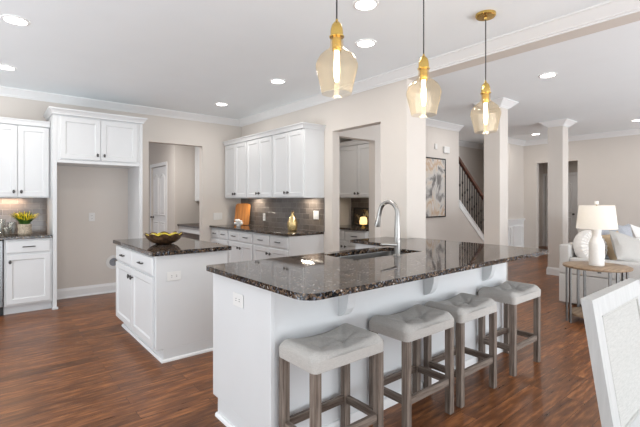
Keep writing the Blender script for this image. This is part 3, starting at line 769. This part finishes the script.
# ------------------------------------------------------------------ dining chair (lower right)
t = thing('dining_chair', 'pale wood dining chair with fabric panel back at lower right', 'dining chair', (1.825, 0.20, 0))
CW = 0.57
def P3(u, z, dy=0):   # point on leaning back: u across, z height
    return (u, 0.18 + (z-0.46)*0.15 + dy, z)
HW = CW/2
def slab(u0, u1, z0, z1, d0, d1): return [[P3(u0, z0, d), P3(u1, z0, d), P3(u1, z1, d), P3(u0, z1, d)] for d in (d0, d1)]
m = MB()
for (u0, u1, z0, z1) in ((-HW, -HW+0.065, 0.50, 1.0), (HW-0.065, HW, 0.50, 1.0), (-HW+0.065, HW-0.065, 0.94, 1.0), (-HW+0.065, HW-0.065, 0.50, 0.56)):
    m.rings(slab(u0, u1, z0, z1, 0, 0.034))
m.build('backrest_frame', M['chairwood'], t)
MB().rings(slab(-HW+0.066, HW-0.066, 0.561, 0.939, 0.004, 0.031)).build('backrest_panel', M['chairlinen'], t)
loop = [P3(-HW+0.07, 0.565, 0.004), P3(HW-0.07, 0.565, 0.004), P3(HW-0.07, 0.935, 0.004), P3(-HW+0.07, 0.935, 0.004)]
m = MB()
for k in range(4): m.tube([loop[k], loop[(k+1) % 4]], 0.006, 8)
m.build('welting', M['chairlinen'], t, True)
MB().box(-0.275, 0.275, -0.30, 0.175, 0.40, 0.49, 0.02, 3).build('seat', M['chairlinen'], t, True)
MB().box(-0.265, 0.265, -0.28, 0.17, 0.34, 0.398, 0.003).build('seat_rail', M['chairwood'], t)
for sx in (-1, 1):
    MB().box(sx*0.215-0.022, sx*0.215+0.022, -0.275, -0.23, 0, 0.339, 0.002).build('leg', M['chairwood'], t)
    m = MB(); m.rings([[(sx*0.262-0.022, 0.23, 0), (sx*0.262+0.022, 0.23, 0), (sx*0.262+0.022, 0.262, 0), (sx*0.262-0.022, 0.262, 0)],
                       [(sx*0.262-0.022, 0.178, 0.42), (sx*0.262+0.022, 0.178, 0.42), (sx*0.262+0.022, 0.212, 0.42), (sx*0.262-0.022, 0.212, 0.42)],
                       [(sx*0.262-0.022, 0.186, 0.499), (sx*0.262+0.022, 0.186, 0.499), (sx*0.262+0.022, 0.220, 0.499), (sx*0.262-0.022, 0.220, 0.499)]])
    m.build('leg', M['chairwood'], t)

# ------------------------------------------------------------------ living room: sofa, table, lamp, pillows
t = thing('sofa', 'off-white slipcovered sofa behind the side table', 'sofa', (5.67, 2.07, 0))
SL, SD = 2.3, 0.98
MB().box(0.0, SL, -SD, 0, 0.04, 0.40, 0.02, 2).build('base', M['sofa'], t, True)
MB().box(0.0, SL, -0.12, 0, 0.402, 0.77, 0.03, 3).build('backrest', M['sofa'], t, True)
for x0, x1 in ((0.0, 0.19), (SL-0.19, SL)): MB().box(x0, x1, -SD, -0.122, 0.402, 0.61, 0.03, 3).build('armrest', M['sofa'], t, True)
for x0, x1 in ((0.195, SL/2-0.003), (SL/2+0.003, SL-0.195)):
    MB().box(x0, x1, -SD-0.01, -0.125, 0.402, 0.54, 0.035, 3).build('seat_cushion', M['sofa'], t, True)
def pillow_mb(wd, hd, th, n=14):
    m = MB(); bm = m.bm; g = {}
    for s in (1, -1):
        for i in range(n+1):
            for j in range(n+1):
                u = -1+2*i/n; v = -1+2*j/n
                edge = i in (0, n) or j in (0, n)
                if edge and s == -1: g[s, i, j] = g[1, i, j]; continue
                pin = 1-0.10*(1-abs(u))*(abs(v)**3); pin2 = 1-0.10*(1-abs(v))*(abs(u)**3)
                z = s*th/2*((1-u**2)*(1-v**2))**0.42*(1+0.06*math.sin(5*u+3*v))
                g[s, i, j] = bm.verts.new((u*wd/2*pin2, z, v*hd/2*pin))
    for s in (1, -1):
        for i in range(n):
            for j in range(n):
                bm.faces.new((g[s, i, j], g[s, i+1, j], g[s, i+1, j+1], g[s, i, j+1]))
    return m
for i, x in enumerate((0.86, 1.48, 1.96)):
    o = pillow_mb(0.60, 0.44, 0.20).build('back_cushion', M['bluegrey'], t, True, (x, -0.255, 0.745))
    o.rotation_euler = (R(-14), 0, 0)
# round ruffled pillow
o = thing('round_pillow', 'round gathered white pillow at the left end of the sofa', 'pillow', (5.93, 1.80, 0.735))
def ruf(r, h, a): return r, h*(1+0.10*math.cos(24*a)*(1 if r > 0.03 else 0))
mb = MB().lathe([(0.02, -0.065), (0.05, -0.085), (0.12, -0.095), (0.185, -0.07), (0.215, -0.025), (0.219, 0.0), (0.215, 0.025), (0.185, 0.07), (0.12, 0.095), (0.05, 0.085), (0.02, 0.065)], (0, 0, 0), 96, 'y', ruf)
c = mb.build('cover', M['whitefab'], o, True)
MB().sphere((0, -0.068, 0), 0.018, (1, 0.5, 1)).build('button', M['whitefab'], o, True)
o.rotation_euler = (R(-12), 0, R(-30))
def throw_pillow(label, loc, rot, mat, w_=0.5, h_=0.5, th=0.17):
    o = pillow_mb(w_, h_, th).build('throw_pillow', mat, None, True, loc); o.rotation_euler = rot
    tag(o, label, 'pillow'); return o
throw_pillow('pale grey square pillow in front on the sofa, right of the lamp', (6.10, 1.44, 0.735), (R(-32), R(16), R(-30)), M['greypil'], 0.46, 0.42, 0.15)
throw_pillow('tan pillow half hidden between lamp and grey pillow', (6.33, 1.64, 0.735), (R(-22), R(-10), R(-25)), M['tanfab'], 0.34, 0.36, 0.12)
throw_pillow('off-white pillow leaning behind the pale grey pillow at the right photo edge', (6.80, 1.42, 0.775), (R(-24), R(12), R(-15)), M['whitefab'], 0.44, 0.44, 0.13)

t = thing('side_table', 'round wood and iron side table beside the sofa arm', 'side table', (5.15, 1.50, 0))
tp = MB().lathe([(0.305, 0.594), (0.318, 0.598), (0.322, 0.606), (0.32, 0.617), (0.313, 0.62)], (0, 0, 0), 56)
tp.build('tabletop', M['tabletop'], t, True)
MB().lathe([(0.26, 0.075), (0.265, 0.08), (0.265, 0.095), (0.26, 0.098)], (0, 0, 0), 48).build('shelf', M['tabletop'], t, True)
MB().bar((-0.25, -0.1, 0.583), (0.25, 0.1, 0.583), 0.03, 0.02).build('crossbar', M['tablesteel'], t)
for a_ in (136, 226, 316, 46):
    for da in (-7, 7):
        ca, sa = math.cos(R(a_+da)), math.sin(R(a_+da))
        MB().bar((0.297*ca, 0.297*sa, 0), (0.297*ca, 0.297*sa, 0.593), 0.026, 0.014, (ca, sa, 0)).build('leg', M['tablesteel'], t)
t = thing('table_lamp', 'white bottle-shaped ceramic lamp with a drum shade', 'table lamp', (5.15, 1.50, 0.621))
MB().lathe([(0.070, 0), (0.071, 0.005), (0.073, 0.02), (0.073, 0.235), (0.069, 0.25), (0.056, 0.285), (0.046, 0.305), (0.043, 0.33), (0.046, 0.40)], (0, 0, 0), 36).build('base', M['ceramic'], t, True)
MB().tube([(0, 0, 0.399), (0, 0, 0.69)], 0.006, 8).build('stem', M['brass'], t, True)
MB().lathe([(0.192, 0.402), (0.165, 0.655)], (0, 0, 0), 48, cap0=False, cap1=False).build('lamp_shade', M['shade'], t, True)
MB().lathe([(0.016, 0.665), (0.019, 0.667), (0.019, 0.70), (0.016, 0.702)], (0, 0, 0), 16).build('finial', M['ceramic'], t, True)
point('table_lamp_bulb', (5.15, 1.50, 1.14), 0.5, (1, 0.88, 0.74), 0.05)

# ------------------------------------------------------------------ staircase
t = thing('staircase', 'stairs rising behind the raked hall knee wall', 'stairs', (0, 0, 0))
m = MB()
for k in range(10):
    x1 = 8.6-k*0.24; m.box(x1-0.26, x1, 4.43, 5.39, 0.0 if k == 0 else k*0.19-0.02, (k+1)*0.19)
m.build('steps', M['floor'], t)
t = thing('stair_railing', 'black iron baluster railing with brown wood handrail', 'stair railing', (6.97, 4.36, 0))
f1 = lambda x: 1.32-x*0.80
pts = [(0.002, f1(0)+0.002), (1.44, f1(1.44)+0.002), (1.44, f1(1.44)+0.11), (0.002, f1(0)+0.11)]
m = MB().rings([[(x, -0.075, z-0.12) for x, z in pts], [(x, -0.061, z-0.12) for x, z in pts]])
m.rings([[(x, -0.075, z) for x, z in ((0.002, f1(0)+0.002), (1.44, f1(1.44)+0.002), (1.44, f1(1.44)+0.03), (0.002, f1(0)+0.03))], [(x, 0.075, z) for x, z in ((0.002, f1(0)+0.002), (1.44, f1(1.44)+0.002), (1.44, f1(1.44)+0.03), (0.002, f1(0)+0.03))]])
m.build('stringer_cap', M['trim'], t)
m = MB().bar((0.03, 0, f1(0.03)+0.88), (1.46, 0, f1(1.46)+0.88), 0.055, 0.055)
m.build('handrail', M['railwood'], t)
for k in range(16):
    x = 0.05+k*0.088; b_ = MB()
    b_.tube([(x, 0, f1(x)+0.031), (x, 0, f1(x)+0.845)], 0.0095, 6)
    for zz in ((0.42,) if k % 2 else (0.30, 0.54)):
        b_.sphere((x, 0, f1(x)+zz), 0.016, (1, 1, 2.4), 8, 6)
    b_.build('baluster', M['black'], t, True)

# wall art and small wall devices
t = thing('wall_art', 'abstract grey and tan canvas on the hall wall', 'painting', (5.72, 4.275, 1.03))
MB().box(0.02, 0.75, 0.0, 0.015, 0.02, 1.04).build('canvas', M['art'], t)
MB().box(0, 0.77, -0.008, 0.024, 0, 0.018).box(0, 0.77, -0.008, 0.024, 1.042, 1.06).box(0, 0.018, -0.008, 0.024, 0.018, 1.042).box(0.752, 0.77, -0.008, 0.024, 0.018, 1.042).build('frame', M['black'], t)
t = thing('door_chime', 'white door chime box high on the hall wall', 'door chime', (6.44, 4.26, 2.20))
MB().box(0, 0.17, 0, 0.039, 0, 0.12, 0.006).build('cover', M['plate'], t)
o = MB().box(0, 0.07, 0, 0.018, 0, 0.10, 0.004).build('wall_sensor', M['plate'], None, False, (6.18, 4.281, 2.25)); tag(o, 'small white sensor left of the door chime', 'sensor')

# ------------------------------------------------------------------ outlets and switches (local: face -y, origin at plate centre)
def plate(name, label, loc, rotz, w_, h_, slots='outlet', horizontal=False, cat='outlet'):
    t = thing(name, label, cat, loc, rotz)
    MB().box(-w_/2, w_/2, -0.006, -0.0005, -h_/2, h_/2, 0.002).build('plate', M['plate'], t)
    m = MB()
    if slots == 'outlet':
        for s in (-1, 1):
            cx, cz = (s*0.02*1.0, 0) if horizontal else (0, s*0.02)
            for q in (-0.006, 0.006):
                if horizontal: m.box(cx-0.005, cx+0.005, -0.0075, -0.0062, cz+q-0.0014, cz+q+0.0014)
                else: m.box(cx+q-0.0014, cx+q+0.0014, -0.0075, -0.0062, cz-0.005, cz+0.005)
        m.build('socket', M['dark'], t)
    else:
        n = slots
        for k in range(n):
            cx = (k-(n-1)/2)*0.046; m.box(cx-0.016, cx+0.016, -0.0085, -0.0062, -0.033, 0.033, 0.001)
        m.build('switch', M['plate'], t)
    return t
plate('outlet', 'white outlet on the end panel of the large island', (1.1055, 2.075, 0.765), R(-90), 0.118, 0.075, horizontal=True)
plate('outlet', 'white outlet on the end of the small prep island', (1.205, 3.389, 0.70), 0, 0.118, 0.075, horizontal=True)
plate('outlet', 'white outlet inside the refrigerator niche', (1.143, 6.4695, 1.097), 0, 0.075, 0.118)
plate('light_switch', 'white triple switch plate on the back wall right of the opening', (3.05, 6.4695, 1.06), 0, 0.165, 0.118, 3, cat='switch')
plate('outlet', 'white outlet on the backsplash right of the cutting board', (3.4915, 5.68, 1.06), R(-90), 0.075, 0.118)
plate('light_switch', 'white double switch plate on the backsplash right of the gold vase', (3.4915, 4.33, 1.13), R(-90), 0.118, 0.118, 2, cat='switch')
t = thing('dryer_vent', 'round white vent fitting low in the refrigerator niche', 'vent', (1.425, 6.469, 0.435))
MB().lathe([(0.10, 0.0), (0.10, -0.012), (0.062, -0.014), (0.058, -0.004)], (0, 0, 0), 32, 'y', cap0=False, cap1=False).build('ring', M['plate'], t, True)
MB().lathe([(0.058, -0.003), (0.002, -0.003)], (0, 0, 0), 32, 'y', cap0=False, cap1=False).build('recess', M['greyvase'], t)
MB().lathe([(0.02, -0.004), (0.02, -0.05), (0.008, -0.05)], (0.03, 0, 0.01), 12, 'y').build('valve', M['steel'], t, True)

# ------------------------------------------------------------------ things on the counters
# bowl
t = thing('bowl', 'scalloped brown bowl with yellow filling on the small prep island', 'bowl', (1.31, 3.95, 0.9155))
def scal(r, h, a):
    k = max(0, (r-0.05)/0.13); s = abs(math.cos(5*a)); return r*(1+0.09*k*(s-0.6)), h+0.022*k*(s-0.6)
MB().lathe([(0.06, 0.0), (0.075, 0.004), (0.12, 0.025), (0.155, 0.06), (0.174, 0.094), (0.175, 0.097), (0.172, 0.097), (0.166, 0.088)], (0, 0, 0), 96, 'z', scal, True, False).build('outer_shell', M['bowlout'], t, True)
MB().lathe([(0.1655, 0.0875), (0.148, 0.062), (0.112, 0.03), (0.05, 0.012)], (0, 0, 0), 96, 'z', scal, False, True).build('inner_glaze', M['bowlin'], t, True)
m = MB()
for k in range(26):
    a_ = k*2.4; q_ = 0.125*math.sqrt((k+0.5)/26)
    m.sphere((q_*math.cos(a_), q_*math.sin(a_), 0.068+0.012*math.sin(k*3.1)), 0.030, (1, 1, 0.8), 9, 6)
m.build('yellow_filling', M['bowlin'], t, True)
# vase
t = thing('gold_vase', 'faceted gold vase on the tiled counter', 'vase', (3.27, 4.58, 0.9105))
def facet(r, h, a): return r*(1+0.05*math.cos(5*a+h*14)*(1 if r > 0.03 else 0)), h
MB().lathe([(0.05, 0), (0.062, 0.01), (0.072, 0.07), (0.07, 0.12), (0.05, 0.17), (0.026, 0.205), (0.02, 0.225), (0.019, 0.245), (0.026, 0.252), (0.024, 0.256)], (0, 0, 0), 30, 'z', facet).build('body', M['gold'], t, True)
MB().lathe([(0.016, 0.257), (0.020, 0.26), (0.020, 0.275), (0.012, 0.28)], (0, 0, 0), 16).build('stopper', M['bowlout'], t, True)
# cutting board leaning on the right wall
t = thing('cutting_board', 'tall acacia cutting board leaning in the counter corner', 'cutting board', (3.325, 6.15, 0.916))
t.rotation_euler = (0, R(11), R(35))
pr = []
hw, hh, r_ = 0.135, 0.37, 0.05
for cy, cz, a0 in ((hw-0.02, 0.02, 270), (hw-r_, hh-r_, 0), (-hw+r_, hh-r_, 90), (-hw+0.02, 0.02, 180)):
    rad = 0.02 if cz < 0.1 else r_
    for k in range(7):
        a_ = R(a0+90*k/6); pr.append((cy+rad*math.cos(a_), cz+rad*math.sin(a_)))
MB().rings([[(0, y, z) for y, z in pr], [(0.02, y, z) for y, z in pr]]).build('board', M['board'], t)
t = thing('white_flowers', 'small bunch of white blossoms in front of the cutting board', 'flowers', (3.12, 5.86, 0.9105))
MB().lathe([(0.03, 0), (0.036, 0.01), (0.034, 0.045), (0.028, 0.05)], (0, 0, 0), 16).build('cup', M['plate'], t, True)
m = MB()
for k in range(13):
    a_ = k*2.4; rr_ = 0.055*math.sqrt(k/13)
    m.sphere((rr_*math.cos(a_), rr_*math.sin(a_)*1.3, 0.075+0.025*math.cos(k)), 0.026, (1, 1, 0.85), 10, 6)
m.build('blossoms', M['cotton'], t, True)
# yellow plant
t = thing('potted_plant', 'yellow and green plant in a woven pot on the left counter', 'plant', (0.36, 6.17, 0.9105))
def weave(r, h, a): return r*(1+0.03*math.cos(16*a+PI*round(h/0.02))), h
MB().lathe([(0.062, 0)] + [(0.068+0.002*math.sin(k*1.6), 0.006+0.02*k) for k in range(7)] + [(0.062, 0.13), (0.055, 0.12)], (0, 0, 0), 64, 'z', weave).build('pot', M['woven'], t, True)
fo, fy = MB(), MB()
for k in range(120):
    a_ = random.uniform(0, 2*PI); sp = random.uniform(0.02, 1.0)**0.7; L = random.uniform(0.13, 0.19)
    r0 = random.uniform(0, 0.045); bx, by = r0*math.cos(a_), r0*math.sin(a_)
    lean = 0.15*sp; q = []
    for s_ in range(5):
        f_ = s_/4; q.append((bx+lean*f_**1.3*math.cos(a_), by+lean*f_**1.3*math.sin(a_), 0.118+L*f_*(1-0.25*sp*f_)))
    wds = [0.006, 0.008, 0.008, 0.006, 0.001]
    n_ = Vector((-math.sin(a_), math.cos(a_), 0)); tk = Vector((math.cos(a_), math.sin(a_), 0.5))*0.0012
    tgt = fo if k % 5 < 2 else None
    def strip(mb, ids):
        mb.rings([[Vector(q[i])-n_*wds[i], Vector(q[i])+tk, Vector(q[i])+n_*wds[i], Vector(q[i])-tk] for i in ids])
    if tgt: strip(fo, range(5))
    else: strip(fo, (0, 1, 2)); strip(fy, (2, 3, 4))
fo.build('leaves', M['green'], t); fy.build('petals', M['leafy'], t)
for k, (gx, gy, gh, lab) in enumerate(((0.235, 6.25, 0.15, 'clear glass tumbler nearest the yellow plant'), (0.135, 6.27, 0.19, 'taller clear glass jar at the left photo edge'), (0.185, 6.12, 0.10, 'short clear glass in front of the jar'))):
    o = MB().lathe([(0.034, 0.0), (0.036, 0.004), (0.042, gh*0.5), (0.042, gh), (0.039, gh), (0.039, gh*0.5), (0.032, 0.01)], (0, 0, 0), 28).build('drinking_glass', M['clear'], None, True, (gx, gy, 0.9105)); tag(o, lab, 'glass', 'glassware on the left counter')
